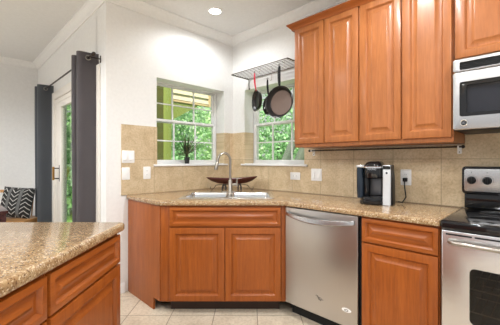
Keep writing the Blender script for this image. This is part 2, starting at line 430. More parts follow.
# windows: built in (u along the wall, d outwards, z), mapped on each wall
def window(name, u0, u1, mp):
    root = bpy.data.objects.new(name, None); COL.objects.link(root); st(root); ORG[root.name] = (0, 0, 0)
    def bx(b, a0, a1, d0, d1, z0, z1, bev=.002):
        p, q = mp(a0, d0), mp(a1, d1)
        b.box(min(p[0], q[0]), max(p[0], q[0]), min(p[1], q[1]), max(p[1], q[1]), z0, z1, bev)
    z0, z1 = WZ; D = .15
    f = MB()
    bx(f, u0+.007, u0+.017, D, D+.08, z0, z1); bx(f, u1-.012, u1, D, D+.08, z0, z1)
    bx(f, u0+.017, u1-.012, D, D+.08, z1-.010, z1); bx(f, u0+.017, u1-.012, D, D+.08, z0, z0+.02)
    f.build('window_frame', 'trim', root)
    zm = 1.675
    for nm, d, a, b2, br in (('lower_sash', D+.012, z0+.02, zm+.018, .026), ('upper_sash', D+.042, zm-.018, z1-.010, .018)):
        s = MB(); l, r = u0+.017, u1-.012; e = .02
        bx(s, l, r, d, d+.028, a, a+br); bx(s, l, r, d, d+.028, b2-br, b2)
        bx(s, l, l+e, d, d+.028, a+br, b2-br); bx(s, r-e, r, d, d+.028, a+br, b2-br)
        w = (r-l)/3
        for k in (1, 2): bx(s, l+w*k-.007, l+w*k+.007, d+.004, d+.024, a+br, b2-br, .001)
        zc = (a+b2)/2
        for k in range(3): bx(s, l+w*k+(e if k == 0 else .007), l+w*(k+1)-(e if k == 2 else .007), d+.004, d+.024, zc-.007, zc+.007, .001)
        so_ = s.build(nm, 'trim', root)
        g = MB(); bx(g, l+.01, r-.01, d+.0125, d+.0155, a+.01, b2-.01, 0); g.build('glass_pane', 'glass', so_)
    s = MB(); bx(s, u0-.04, u1+.04, -.032, 0, z0-.02, z0, .004); bx(s, u0+.008, u1, 0, D+.02, z0-.0005, z0+.004, 0)
    s.build('window_sill', 'trim', root)
    return root
window('window_1', W1[0], W1[1], lambda u, d: (-d, -u))
window('window_2', W2[0], W2[1], lambda u, d: (u, d))
# sliding door
dr = bpy.data.objects.new('door_1', None); COL.objects.link(dr); st(dr); ORG[dr.name] = (0, 0, 0)
a, b2, h = DO
f = MB(); f.box(a-.11, a, -1.548, -1.53, 0, h+.1, .004); f.box(b2, b2+.11, -1.548, -1.53, 0, h+.1, .004); f.box(a, b2, -1.548, -1.53, h, h+.1, .004)
f.box(a, a+.05, -1.53, -1.42, 0, h); f.box(b2-.05, b2, -1.53, -1.42, 0, h); f.box(a+.05, b2-.05, -1.53, -1.42, h-.05, h); f.box(a+.05, b2-.05, -1.53, -1.42, 0, .03)
f.build('door_frame', 'cream', dr)
xm = (a+b2)/2
for (l, r, y) in ((a+.05, xm+.05, -1.505), (xm-.05, b2-.05, -1.46)):
    p = MB(); e = .13
    p.box(l, l+e*1.4, y-.02, y+.02, .03, h-.05, .003); p.box(r-e*.7, r, y-.02, y+.02, .03, h-.05, .003)
    p.box(l+e*1.4, r-e*.7, y-.02, y+.02, h-.12, h-.05, .003); p.box(l+e*1.4, r-e*.7, y-.02, y+.02, .03, .20, .003)
    po = p.build('door_panel', 'cream', dr)
    g = MB(); g.box(l+e*1.4-.01, r-e*.7+.01, y-.004, y+.004, .19, h-.11); g.build('glass_pane', 'glass', po)
    if y < -1.48:
        hx = l+.12
        g = MB(); g.tube([(hx, -1.59, .99), (hx, -1.59, 1.16)], .013, 10); g.build('handle_grip', 'brass', po)
        for z in (1.01, 1.14):
            g = MB(); g.tube([(hx, -1.59, z), (hx, -1.526, z)], .007, 8); g.build('handle_arm', 'bronze', po)
        g = MB(); g.box(hx-.018, hx+.018, -1.526, -1.52, .97, 1.18, .002); g.build('handle_backplate', 'bronze', po)

# ------------------------------------------------------------------ outside
b_ = MB(); b_.plate([(-40, -8), (-3.3, -8), (-3.3, -1.0), (-.4, -1.0), (-.4, .4), (6, .4), (6, 40), (-40, 40)], -.4, -.3, ident); g = b_.build('ground', 'lawn', smooth=0); st(g)
# porch beside the house
po = thing('porch_eave', 'cream boarded porch eave with a green knee brace seen through the left window', 'porch eave', (-2.4, 1.0, 2.42))
b_ = MB()
for k in range(6): b_.loft([[(-2.365, y, 2.44+.12*k), (-2.40, y, 2.43+.12*(k+1)), (-2.43, y, 2.43+.12*(k+1)), (-2.43, y, 2.44+.12*k)] for y in (.535, 1.42)])
b_.build('boards', 'siding', po, smooth=0)
b_ = MB(); b_.box(-2.45, -2.37, .535, 1.40, 2.395, 2.43); b_.build('edge_beam', 'beam', po, smooth=0)
b_ = MB(); b_.box(-2.45, -2.37, 1.42, 1.48, 2.395, 3.16); b_.build('corner_board', 'beam', po, smooth=0)
b_ = MB(); b_.plate([(.535, 2.02), (1.14, 2.36), (1.14, 2.394), (.535, 2.394)], -2.42, -2.39, lambda u, v, d: (d, u, v)); b_.build('knee_brace', 'post', po, smooth=0)
pp = thing('porch_post', 'square olive green post holding up the porch corner outside the left window', 'post', (-2.4, .45, -.3))
b_ = MB(); b_.box(-2.46, -2.37, .375, .53, -.3, 3.15, .004); b_.build('shaft', 'post', pp)
b_ = MB()
for k in range(19): b_.box(-2.45-.002*(k % 2), -2.40, .02, .374, -.3+.18*k, -.3+.18*k+.172)
b_.box(-2.452, -2.405, .02, .374, -.3, 3.12); b_.build('side_boards', 'dkpost', pp, smooth=0)

def crown_mesh(b, c, rad, n, ls, flat=.8):
    for _ in range(n):
        d = Vector((random.gauss(0, 1), random.gauss(0, 1), random.gauss(0, 1))).normalized()
        rr = random.random()**.45
        lump = 1+.18*math.sin(5*d.x+3*d.z)+.15*math.sin(7*d.y-2*d.x)
        p = Vector(c)+Vector((d.x*rad[0], d.y*rad[1], d.z*rad[2]))*rr*lump
        nrm = (d+Vector((random.gauss(0, .6), random.gauss(0, .6), random.gauss(.3, .6)))).normalized()
        t = nrm.orthogonal().normalized(); t = Matrix.Rotation(random.random()*2*PI, 3, nrm) @ t; w = nrm.cross(t)
        l = ls*random.uniform(.7, 1.4)
        vs = [b.bm.verts.new(q) for q in (p-t*l*.5, p+w*l*.25-nrm*l*.05, p+t*l*.5, p-w*l*.25-nrm*l*.05)]
        b.bm.faces.new(vs)
def tree(label, x, y, crowns, mat, n, ls, trunk, tr=.14, cat='tree', nm='broadleaf_tree'):
    t = thing(nm, label, cat, (x, y, -.3), group=None)
    b = MB()
    for c, rad in crowns: crown_mesh(b, c, rad, n, ls)
    b.build('crown', mat, t, smooth=0)
    b = MB()
    for pts in trunk:
        k = len(pts); b.tube(pts, [tr*(1-.45*i/max(1, k-1)) for i in range(k)], 10)
    b.build('trunk', 'bark', t)
    return t
tree('full bright green tree seen through the upper panes of the left window', -6.5, 2.6,
     [((-6.5, 2.6, 2.6), (1.5, 1.7, 1.7)), ((-7.2, 1.1, 3.2), (1.3, 1.3, 1.6))], 'leaf1', 4200, .14, [[(-6.5, 2.6, -.3), (-6.4, 2.6, 1.2), (-6.6, 2.5, 2.8)]])
tree('low deep green bush behind the potted plant outside the left window', -6.0, .9,
     [((-6.0, .9, .6), (1.5, 1.5, 1.1)), ((-5.2, 2.3, .6), (1.2, 1.2, 1.2))], 'leaf2', 4400, .12, [[(-6.0, .9, -.3), (-5.9, .9, .5)]], .06, 'bush', 'leafy_bush')
tree('pale green tree farther off behind both windows', -8.5, 6.5,
     [((-8.5, 6.5, 2.8), (2.6, 2.8, 2.8)), ((-11, 3.5, 3.2), (2.4, 2.6, 2.8)), ((-9.0, 4.6, .6), (2.6, 2.6, 1.4))], 'leaf3', 5200, .19, [[(-8.5, 6.5, -.3), (-8.4, 6.5, 2.5)]])
tree('green tree filling the right window behind the hanging pans', -3.6, 5.2,
     [((-3.6, 5.2, 1.9), (1.7, 1.7, 1.9)), ((-4.6, 6.6, .7), (1.7, 1.7, 1.3)), ((-2.7, 6.6, 1.2), (1.5, 1.5, 1.6))], 'leaf1', 4400, .125, [[(-3.6, 5.2, -.3), (-3.5, 5.2, 1.8)]])
tree('leaning grey trunk in two stems close outside the right window', -.95, 2.0,
     [((.5, 2.4, 3.6), (.8, .8, .6))], 'leaf2', 500, .15,
     [[(-1.5, 2.0, -.3), (-1.12, 2.0, .5), (-.75, 2.0, 1.21), (-.5, 2.0, 1.68), (-.1, 2.1, 2.5), (.3, 2.3, 3.4)], [(-1.15, 2.1, -.3), (-.86, 2.1, .5), (-.52, 2.1, 1.21), (-.29, 2.1, 1.65), (.1, 2.2, 2.5), (.6, 2.4, 3.4)]], .105)
tree('tall pale green hedge plant outside the sliding glass door', -6.6, -1.2,
     [((-6.6, -1.3, 1.3), (1.0, 1.5, 1.8)), ((-7.6, -.2, 1.5), (1.0, 1.3, 2.0))], 'leaf3', 2600, .2, [[(-6.6, -1.2, -.3), (-6.6, -1.2, 1)]], .06, 'hedge', 'hedge_shrub')

# ------------------------------------------------------------------ kitchen: big pieces
yfr = lambda yf: (lambda u, v, d: (u, yf-d, v))
xfr = lambda xf: (lambda u, v, d: (xf+d, u, v))
# corner countertop with sink cut-out
SX0, SX1, SZ0, SZ1 = -.61, .21, 2.565, 3.125                         # sink rim in the diagonal frame
hole = [D2W(*p) for p in ((SX0+.02, SZ0+.02), (SX1-.02, SZ0+.02), (SX1-.02, SZ1-.02), (SX0+.02, SZ1-.02))]
hole = [(p[0], p[1]) for p in hole]
def arc_corner(pts, i, r, n=5):
    p0, p1, p2 = Vector(pts[i-1]), Vector(pts[i]), Vector(pts[(i+1) % len(pts)])
    a = (p0-p1).normalized(); c = (p2-p1).normalized(); half = a.angle(c)/2; L = r/math.tan(half)
    s, e = p1+a*L, p1+c*L; ctr = p1+(a+c).normalized()*(r/math.sin(half)); out = []
    for k in range(n+1):
        t = k/n; v = (s-ctr).lerp(e-ctr, t).normalized()*r; out.append(tuple(ctr+v))
    return out
def rounded(pts, rad):
    out = []
    for i in range(len(pts)): out += arc_corner(pts, i, rad[i]) if rad.get(i) else [pts[i]]
    return out
CT = [(0, 0), (0, -1.352), (.622, -1.352), (1.326, -.648), (2.416, -.648), (2.416, 0)]
b_ = MB(); b_.plate(rounded(CT, {2: .05, 3: .05, 1: .02}), .876, .914, ident, .012, [hole])
ct = b_.build('countertop', 'granite', org=(.6, -.6, .876)); place(ct, (.6, -.6, .876))
tag(ct, 'speckled tan granite worktop around the corner sink', 'countertop')
# peninsula worktop
b_ = MB(); b_.plate(rounded(rect(-1.75, -.655, .05, 1.6056), {2: .03}), .872, .914, ident, .014)
o = b_.build('countertop', 'granite', org=(-1.2, .9, .872)); place(o, (-1.2, .9, .872), 'D')
tag(o, 'speckled granite worktop of the peninsula in the left foreground', 'countertop')
# corner sink cabinet (diagonal frame)
t = thing('sink_cabinet', 'corner sink base cabinet with a false drawer front over two doors', 'cabinet', (-.213, 2.75, 0), 'D')
FZ = 2.448
b_ = MB()
fx0, fx1 = -.722, .292
b_.box(fx0, -.652, FZ, FZ+.02, .10, .876, .001); b_.box(.252, fx1, FZ, FZ+.02, .10, .876, .001)
b_.box(-.652, .252, FZ, FZ+.02, .10, .112); b_.box(-.652, .252, FZ, FZ+.02, .862, .876); b_.box(-.652, .252, FZ, FZ+.02, .69, .715); b_.box(-.215, -.190, FZ, FZ+.02, .112, .69)
b_.build('face_frame', 'wood_v', t)
mpD = lambda u, v, d: (u, FZ-d, v)
b_ = MB(); b_.panel(-.648, .248, .710, .862, mpD, .019, .034); b_.build('drawer_front', 'wood_x', t)
for l, r in ((-.648, -.206), (-.198, .248)):
    b_ = MB(); b_.panel(l, r, .108, .698, mpD, .019, .057); b_.build('door', 'wood_v', t)
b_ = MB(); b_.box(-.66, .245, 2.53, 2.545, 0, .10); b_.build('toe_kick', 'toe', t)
# end panel runs back to the wall; drawn in room axes then turned into the diagonal frame
def Wp(x, y, z): X, Z = W2D(x, y); return (X, Z, z)
b_ = MB(); b_.plate([(.002, 0), (.502, 0), (.502, .10), (.608, .10), (.608, .876), (.002, .876)], 0, .018, lambda u, v, d: Wp(u, -1.330+d, v), .001)
b_.build('end_panel', 'wood_v', t)
# base cabinet right of the dishwasher
def base_cab(name, label, s0, s1):
    t = thing(name, label, 'cabinet', ((s0+s1)/2, -.3, 0))
    b = MB(); b.box(s0, s0+.018, -.605, -.005, .10, .876); b.box(s1-.018, s1, -.605, -.005, .10, .876); b.box(s0+.018, s1-.018, -.605, -.005, .10, .118)
    b.box(s0, s1, -.61, -.605, .10, .876); b.build('carcass', 'wood_v', t)
    b = MB(); b.panel(s0+.006, s1-.006, .712, .864, yfr(-.61), .019, .034); b.build('drawer_front', 'wood_x', t)
    b = MB(); b.panel(s0+.006, s1-.006, .112, .702, yfr(-.61), .019, .057); b.build('door', 'wood_v', t)
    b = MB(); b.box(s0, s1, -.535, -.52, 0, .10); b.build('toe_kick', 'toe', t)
base_cab('base_cabinet', 'base cabinet with one drawer over one door between dishwasher and range', 1.962, 2.412)
# peninsula cabinets (diagonal frame, fronts face +x)
def pen_cab(label, z0, z1):
    t = thing('base_cabinet', label, 'cabinet', (-.98, (z0+z1)/2, 0), 'D')
    b = MB(); b.box(-1.28, -.688, z0, z0+.018, .10, .872); b.box(-1.28, -.688, z1-.018, z1, .10, .872); b.box(-1.28, -.688, z0+.018, z1-.018, .10, .118)
    b.box(-.694, -.688, z0+.018, z1-.018, .118, .872); b.build('carcass', 'wood_v', t)
    mp = xfr(-.688)
    b = MB(); b.panel(z0+.004, z1-.004, .716, .858, mp, .021, .034); b.build('drawer_front', 'wood_y', t)
    b = MB(); b.panel(z0+.004, z1-.004, .112, .706, mp, .021, .057); b.build('door', 'wood_v', t)
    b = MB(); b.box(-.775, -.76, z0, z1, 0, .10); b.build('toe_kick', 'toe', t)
pen_cab('peninsula base cabinet at the free end, nearer the corner sink', 1.011, 1.567)
pen_cab('peninsula base cabinet cut by the left edge of the photo', .40, 1.004)
# wall cabinets
def wall_cab(label, s0, s1, z0, z1, splits, dz0=None):
    t = thing('wall_cabinet', label, 'cabinet', ((s0+s1)/2, -.165, z0))
    b = MB(); b.box(s0, s1, -.33, 0, z0, z1, .001, 1); b.build('carcass', 'wood_up', t)
    for l, r in splits:
        b = MB(); b.panel(l, r, dz0 or z0+.03, z1-.002, yfr(-.33), .02, .055); b.build('door', 'wood_up', t)
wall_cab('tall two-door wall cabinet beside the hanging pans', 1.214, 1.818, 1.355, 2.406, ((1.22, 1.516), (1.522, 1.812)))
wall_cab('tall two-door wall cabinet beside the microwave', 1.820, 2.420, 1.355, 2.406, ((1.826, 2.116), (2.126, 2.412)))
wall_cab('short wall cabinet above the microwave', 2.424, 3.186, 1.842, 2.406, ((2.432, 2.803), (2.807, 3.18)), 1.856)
CC = [(0, 2.402), (.022, 2.402), (.024, 2.412), (.034, 2.422), (.05, 2.44), (.056, 2.445), (.058, 2.452), (0, 2.452)]
o = sweep([(3.186, -.331), (1.213, -.331), (1.213, -.0)], CC)
# the strip has the room outside the box, so mirror the offset side
b_ = MB(); b_.bm = o.bm
o = b_.build('crown_molding', 'wood_x', org=(2.2, -.33, 2.4)); place(o, (2.2, -.33, 2.4))
tag(o, 'stained wooden crown strip along the top of the wall cabinets', 'molding')

# ------------------------------------------------------------------ dishwasher
t = thing('dishwasher', 'stainless steel dishwasher built in right of the sink cabinet', 'dishwasher', (1.645, -.3, 0))
s0, s1 = 1.343, 1.943
b_ = MB(); b_.box(s0-.002, s1+.014, -.60, -.03, .105, .868); b_.build('tub', 'black', t)
b_ = MB(); b_.plate(rect(s0, s1, .112, .868), 0, .028, yfr(-.605), .004); b_.build('door', 'steel_wood_tint', t)
b_ = MB(); b_.box(s0, s1+.014, -.545, -.53, 0, .105); b_.build('toe_kick', 'black', t)
loops = []
for k in range(25):
    q = k/24; x = s0+.018+q*(s1-s0-.036); bow = math.sin(PI*q)
    yb = -.633-.006-.042*bow**.6; zc = .822-.022*bow; w = .014+.007*bow
    loops.append([(x, yb-.010, zc+w*.8), (x, yb-.013, zc-w*.6), (x, yb-.006, zc-w), (x, yb+.006, zc-w), (x, yb+.006, zc+w)])
b_ = MB(); b_.loft(loops); b_.build('handle', 'steelh', t)
for x in (s0+.018, s1-.04):
    b_ = MB(); b_.box(x, x+.022, -.645, -.633, .805, .84, .003); b_.build('handle_mount', 'steelh', t)
b_ = MB()
ex, ez = 1.655, .236                                                # etched emblem: winged swirl with a flowing tail
b_.tube([(ex-.032+.064*k/14, -.6335, ez+.016-.022*k/14+.007*math.sin(2.4*PI*k/14)) for k in range(15)], .0022, 6)
b_.tube([(ex+.004+.014*math.cos(a), -.6335, ez+.0+.009*math.sin(a)) for a in [2*PI*k/12*.8 for k in range(13)]], .002, 6)
b_.tube([(ex-.024, -.6335, ez+.02), (ex-.006, -.6335, ez-.004), (ex+.012, -.6335, ez-.013)], .002, 6)
b_.build('emblem', 'wire', t)
b_ = MB(); b_.lathe([(.034, 0), (.034, .0015)], (1.865, -.633, .226), (0, -1, 0), 28, 1., .40); o = b_.build('oval_badge', 'plastic', t)
b_ = MB(); b_.tube([(1.865+.013*math.cos(a), -.6352, .226+.006*math.sin(a)) for a in [2*PI*k/16 for k in range(17)]], .002, 6); b_.build('badge_mark', 'wire', o)

# ------------------------------------------------------------------ range
t = thing('range', 'stainless steel electric range with black glass cooktop', 'range', (2.8, -.33, 0))
r0, r1 = 2.424, 3.184
b_ = MB(); b_.box(r0+.004, r0+.022, -.63, -.03, .02, .87); b_.box(r1-.022, r1-.004, -.63, -.03, .02, .87); b_.box(r0+.022, r1-.022, -.05, -.03, .02, .87); b_.box(r0+.022, r1-.022, -.63, -.05, .02, .04); b_.box(r0+.022, r1-.022, -.63, -.05, .845, .87)
b_.build('body', 'gloss', t)
b_ = MB(); b_.box(r0, r1, -.672, -.03, .872, .922, .012, 3); b_.build('cooktop', 'gloss', t)
for cx, cy, rr in ((2.62, -.50, .115), (2.99, -.50, .09), (2.62, -.23, .085), (2.99, -.23, .11)):
    b_ = MB(); b_.tube([(cx+rr*math.cos(2*PI*k/40), cy+rr*math.sin(2*PI*k/40), .9215) for k in range(40)], .0016, 6, closed=True); b_.build('burner_ring', M['ringgrey'], t)
W0, W1_, V0, V1 = 2.552, 3.056, .405, .69
b_ = MB(); b_.plate(rect(r0+.004, r1-.004, .20, .868), 0, .03, yfr(-.632), .006, [rrect(W0, W1_, V0, V1, .025)][0:1] and [rrect(W0, W1_, V0, V1, .025)])
od = b_.build('oven_door', 'steel', t)
b_ = MB(); b_.plate(rrect(W0+.001, W1_-.001, V0+.001, V1-.001, .025), .02, .026, yfr(-.632)); b_.build('oven_window', 'ovenglass', od)
b_ = MB(); b_.box(W0-.03, W1_+.03, -.10, -.09, .2, .76); b_.box(W0-.03, W0-.02, -.60, -.10, .2, .76); b_.box(W1_+.02, W1_+.03, -.60, -.10, .2, .76); b_.box(W0-.03, W1_+.03, -.60, -.09, .19, .2); b_.box(W0-.03, W1_+.03, -.60, -.09, .76, .77)
b_.build('oven_cavity', 'ovendark', t)
for z in (.44, .56):
    b_ = MB()
    b_.tube([(W0-.015, -.585, z), (W1_+.015, -.585, z)], .004, 8); b_.tube([(W0-.015, -.13, z), (W1_+.015, -.13, z)], .004, 8); b_.tube([(W0-.015, -.36, z), (W1_+.015, -.36, z)], .003, 8)
    for k in range(14): b_.tube([(W0+k*(W1_-W0)/13, -.585, z), (W0+k*(W1_-W0)/13, -.13, z)], .002, 6)
    b_.build('oven_rack', 'rackwire', t)
for l, r in ((2.448, 2.562), (2.574, 2.80), (2.812, 3.04), (3.05, 3.16)):
    b_ = MB(); b_.box(l, r, -.6635, -.6615, .8445, .8525); b_.build('vent_slot', 'black', od)
pts = [(2.468, -.66, .815), (2.472, -.69, .815), (2.487, -.708, .815), (2.51, -.714, .815)]
pts += [(2.51+k*.0588, -.716-.004*math.sin(PI*k/10), .815) for k in range(1, 10)]
pts += [(3.098, -.714, .815), (3.121, -.708, .815), (3.136, -.69, .815), (3.14, -.66, .815)]
b_ = MB(); b_.tube(pts, .0115, 12); b_.build('oven_handle', 'nickel', od)
b_ = MB(); b_.plate(rect(r0+.004, r1-.004, .05, .192), 0, .028, yfr(-.632), .006); b_.build('storage_drawer', 'steel', t)
b_ = MB(); b_.box(r0+.03, r1-.03, -.57, -.55, 0, .05); b_.build('toe_kick', 'black', t)
b_ = MB(); b_.plate(rect(r0+.006, r1-.006, .9225, 1.02), 0, .05, yfr(-.025), .006)
b_.plate(rrect(r0-.004, r1+.004, 1.018, 1.20, .022), 0, .09, yfr(-.013), .008); bg_ = b_.build('backguard', 'gloss', t)
b_ = MB(); b_.plate(rrect(r0+.010, r1-.010, 1.036, 1.184, .014), 0, .004, yfr(-.1015), .0015); cp = b_.build('control_panel', 'steelh', t)
for kx in (2.474, 2.556, 3.052, 3.134):
    b_ = MB(); b_.lathe([(.025, 0), (.025, .004), (.021, .008), (.019, .020), (.016, .024)], (kx, -.1055, 1.109), (0, -1, 0), 24)
    b_.box(kx-.004, kx+.004, -.136, -.128, 1.09, 1.128, .002); b_.build('knob', 'black', t)
    b_ = MB(); b_.tube([(kx+.033*math.cos(PI*(-.25+1.5*k/20)), -.1058, 1.109+.033*math.sin(PI*(-.25+1.5*k/20))) for k in range(21)], .0006, 5); b_.build('dial_mark', 'black', cp)
    b_ = MB(); b_.box(kx-.002, kx+.002, -.1063, -.1053, 1.158, 1.164); b_.build('burner_mark', 'black', cp)
b_ = MB(); b_.plate(rect(2.70, 2.91, 1.06, 1.16), 0, .002, yfr(-.1055), 0); b_.build('clock_display', 'gloss', t)

# ------------------------------------------------------------------ microwave
t = thing('microwave', 'stainless steel microwave mounted over the range', 'microwave', (2.806, -.2, 1.418))
b_ = MB(); b_.box(2.428, 3.184, -.37, -.002, 1.418, 1.838, .003); b_.build('body', 'black', t)
b_ = MB(); b_.plate(rrect(2.428, 3.184, 1.762, 1.838, .012), 0, .03, yfr(-.37), .005, [rrect(2.462, 3.15, 1.772, 1.818, .008)]); b_.build('grille_frame', 'steelh', t)
b_ = MB()
for k in range(5): b_.box(2.46, 3.152, -.393, -.372, 1.773+k*.0095, 1.779+k*.0095)
b_.box(2.46, 3.152, -.375, -.3705, 1.772, 1.818); b_.build('vent_grille', 'black', t)
b_ = MB(); b_.plate(rrect(2.428, 3.0, 1.42, 1.760, .012), 0, .032, yfr(-.37), .006, [rrect(2.462, 2.96, 1.497, 1.70, .014)]); md = b_.build('door', 'steelh', t)
b_ = MB(); b_.plate(rrect(2.463, 2.959, 1.498, 1.699, .013), .004, .028, yfr(-.37), .002, [rrect(2.496, 2.93, 1.518, 1.679, .006)]); b_.build('window_border', 'gloss', md)
b_ = MB(); b_.plate(rect(2.494, 2.932, 1.516, 1.681), .018, .022, yfr(-.37)); b_.build('window_pane', 'microglass', md)
b_ = MB(); b_.plate(rect(2.494, 2.932, 1.516, 1.681), .002, .004, yfr(-.37)); b_.build('mesh_screen', plain('grey screen', (.36, .37, .39), .3), md)
b_ = MB(); b_.lathe([(.018, 0), (.018, .003), (.015, .004)], (2.484, -.402, 1.459), (0, -1, 0), 24); bd = b_.build('badge', 'black', md)
b_ = MB(); b_.tube([(2.484+.017*math.cos(2*PI*k/24), -.406, 1.459+.017*math.sin(2*PI*k/24)) for k in range(24)], .003, 6, closed=True)
for dx in (-.0045, .0045):
    b_.tube([(2.484+dx+.0045*math.cos(a), -.4065, 1.459+.006*math.sin(a)) for a in [.3+5.2*k/10 for k in range(11)]], .0012, 5)
b_.build('badge_monogram', 'chrome', bd)
b_ = MB(); b_.plate(rrect(3.004, 3.184, 1.42, 1.760, .012), 0, .03, yfr(-.37), .006); b_.build('keypad_panel', 'gloss', t)
b_ = MB(); b_.tube([(2.98, -.40, 1.48), (2.98, -.44, 1.49), (2.98, -.44, 1.71), (2.98, -.40, 1.72)], .011, 10); b_.build('handle', 'steelh', md)

# ------------------------------------------------------------------ sink and faucet
t = thing('sink', 'double bowl stainless steel sink set in the corner worktop', 'sink', (-.2, 2.845, .914), 'D')
bowls = [(SX0+.035, -.212, SZ0+.04, SZ1-.115), (-.188, SX1-.035, SZ0+.04, SZ1-.115)]
b_ = MB(); b_.plate(rrect(SX0, SX1, SZ0, SZ1, .03), .9145, .921, ident, .003, [rrect(*q, .05) for q in bowls]); b_.build('rim', 'sink', t)
for q in bowls:
    L = []
    for ins, z in ((0, .921), (.003, .914), (.006, .90), (.012, .76), (.03, .742), (.05, .738)):
        L.append([(u, v, z) for u, v in rrect(q[0]+ins, q[1]-ins, q[2]+ins, q[3]-ins, .05)])
    b_ = MB(); b_.loft(L, cap0=False); bo = b_.build('basin', 'sink', t)
    b_ = MB(); b_.lathe([(.042, .7385), (.042, .741), (.03, .7405)], ((q[0]+q[1])/2, (q[2]+q[3])/2, 0)); b_.build('drain', 'chrome', bo)
t = thing('faucet', 'brushed nickel gooseneck faucet standing behind the sink bowls', 'faucet', (-.2, 3.07, .921), 'D')
b_ = MB(); b_.plate(rrect(-.285, -.115, 3.035, 3.105, .034), .9215, .928, ident, .003); b_.build('deck_plate', 'nickel', t)
b_ = MB(); b_.lathe([(.026, .928), (.026, .935), (.021, .945), (.0205, 1.03), (.017, 1.04)], (-.2, 3.07, 0)); b_.build('valve_body', 'nickel', t)
pts = [(-.2, 3.07, 1.035), (-.2, 3.07, 1.13), (-.2, 3.07, 1.24)]
dx, dy = -.93, -.37; rr = .064
for k in range(1, 13):
    a = PI*k/12*.97; q = rr*(1-math.cos(a)); pts.append((-.2+dx*q, 3.07+dy*q, 1.24+rr*math.sin(a)*1.15))
e = Vector(pts[-1]); pts.append(tuple(e+Vector((-.006, -.002, -.03))))
b_ = MB(); b_.tube(pts, .0125, 14); b_.build('spout', 'nickel', t)
e = Vector(pts[-1]); b_ = MB(); b_.tube([e+Vector((0, 0, .008)), e, e+Vector((-.008, -.003, -.035)), e+Vector((-.014, -.005, -.065)), e+Vector((-.015, -.0055, -.072))], [.013, .015, .0165, .019, .017], 16); b_.build('spray_head', 'nickel', t)
b_ = MB(); b_.tube([(-.182, 3.07, .995), (-.135, 3.07, .995)], [.013, .012], 12); b_.tube([(-.135, 3.07, .978), (-.133, 3.07, 1.0), (-.130, 3.065, 1.06)], [.012, .010, .006], 12); b_.build('lever_handle', 'nickel', t)

# ------------------------------------------------------------------ bowl and its stand behind the sink
BZ = 3.34
t = thing('bowl_stand', 'black iron scroll stand behind the faucet holding the wooden bowl', 'stand', (-.2, BZ, .914), 'D')
for sx in (-1, 1):
    for sy in (-1, 1):
        b_ = MB()
        x = -.2+sx*.085; y = BZ+sy*.045
        b_.tube([(x-.018, y+sy*.01, .918), (x-.016, y, .95), (x-.006, y-sy*.008, .978), (x+.006, y-sy*.008, .978), (x+.016, y, .95), (x+.018, y+sy*.01, .918)], .0072, 8); b_.build('leg', 'iron', t)
    b_ = MB(); cx = -.2+sx*.205
    pp_ = [(-.2+sx*.09, BZ, .972), (-.2+sx*.14, BZ, .974), (cx-sx*.03, BZ, .966), (cx-sx*.008, BZ, .935)]
    pp_ += [(cx+sx*(.016-.018*math.cos(a)), BZ, .936-.016*math.sin(a)) for a in [PI*k/8*1.35 for k in range(1, 9)]]
    b_.tube(pp_, .0035, 8); b_.build('scroll', 'iron', t)
for p, q in (((-.29, BZ, .972), (-.11, BZ, .972)), ((-.285, BZ-.04, .974), (-.285, BZ+.04, .974)), ((-.115, BZ-.04, .974), (-.115, BZ+.04, .974))):
    b_ = MB(); b_.tube([p, q], .004, 8); b_.build('cross_bar', 'iron', t)
b_ = MB(); n = 36
def boat(f, z, sc=1.):
    out = []
    for k in range(n):
        a = 2*PI*k/n; cx = math.cos(a); sy = math.sin(a)
        out.append((-.2+.283*f*cx, BZ+.105*f*sc*sy*(1-.25*abs(cx)), z+.014*f*f*f*cx*cx+(.012*f**4*max(0, cx))))
    return out
prof = [(.30, .980), (.55, .987), (.8, 1.006), (.94, 1.026), (1.0, 1.038), (.985, 1.042), (.9, 1.030), (.7, 1.008), (.4, .994), (.1, .992)]
b_.loft([boat(f, z) for f, z in prof]); o = b_.build('bowl', 'mahogany', org=(-.2, BZ, .98)); place(o, (-.2, BZ, .98), 'D')
tag(o, 'long dark red wooden boat-shaped bowl behind the faucet', 'bowl')

# ------------------------------------------------------------------ plates on the tiles
def plate_at(name, label, cat, wall, u0, u1, z0, z1, build, group=None):
    mp = (lambda u, v, d: (u, -T-d, v)) if wall == 'R' else (lambda u, v, d: (T+d, -u, v))
    c = mp((u0+u1)/2, z0, 0)
    t = thing(name, label, cat, c, group=group)
    b = MB(); b.plate(rrect(u0, u1, z0, z1, .006, 3), .0005, .006, mp, .002); b.build('cover_plate', 'plastic', t)
    build(t, mp, u0, u1, z0, z1)
def rockers(n):
    def f(t, mp, u0, u1, z0, z1):
        zc = (z0+z1)/2; w = (u1-u0)/n
        for k in range(n):
            uc = u0+w*(k+.5)
            b = MB(); b.plate(rrect(uc-.017, uc+.017, zc-.034, zc+.034, .003, 2), .006, .008, mp, .0008)
            b.loft([[mp(uc-.014, zc-.03, .008), mp(uc+.014, zc-.03, .008), mp(uc+.014, zc+.03, .008), mp(uc-.014, zc+.03, .008)],
                    [mp(uc-.014, zc-.029, .017), mp(uc+.014, zc-.029, .017), mp(uc+.014, zc+.029, .0095), mp(uc-.014, zc+.029, .0095)]])
            b.build('rocker_switch', 'plastic', t)
    return f
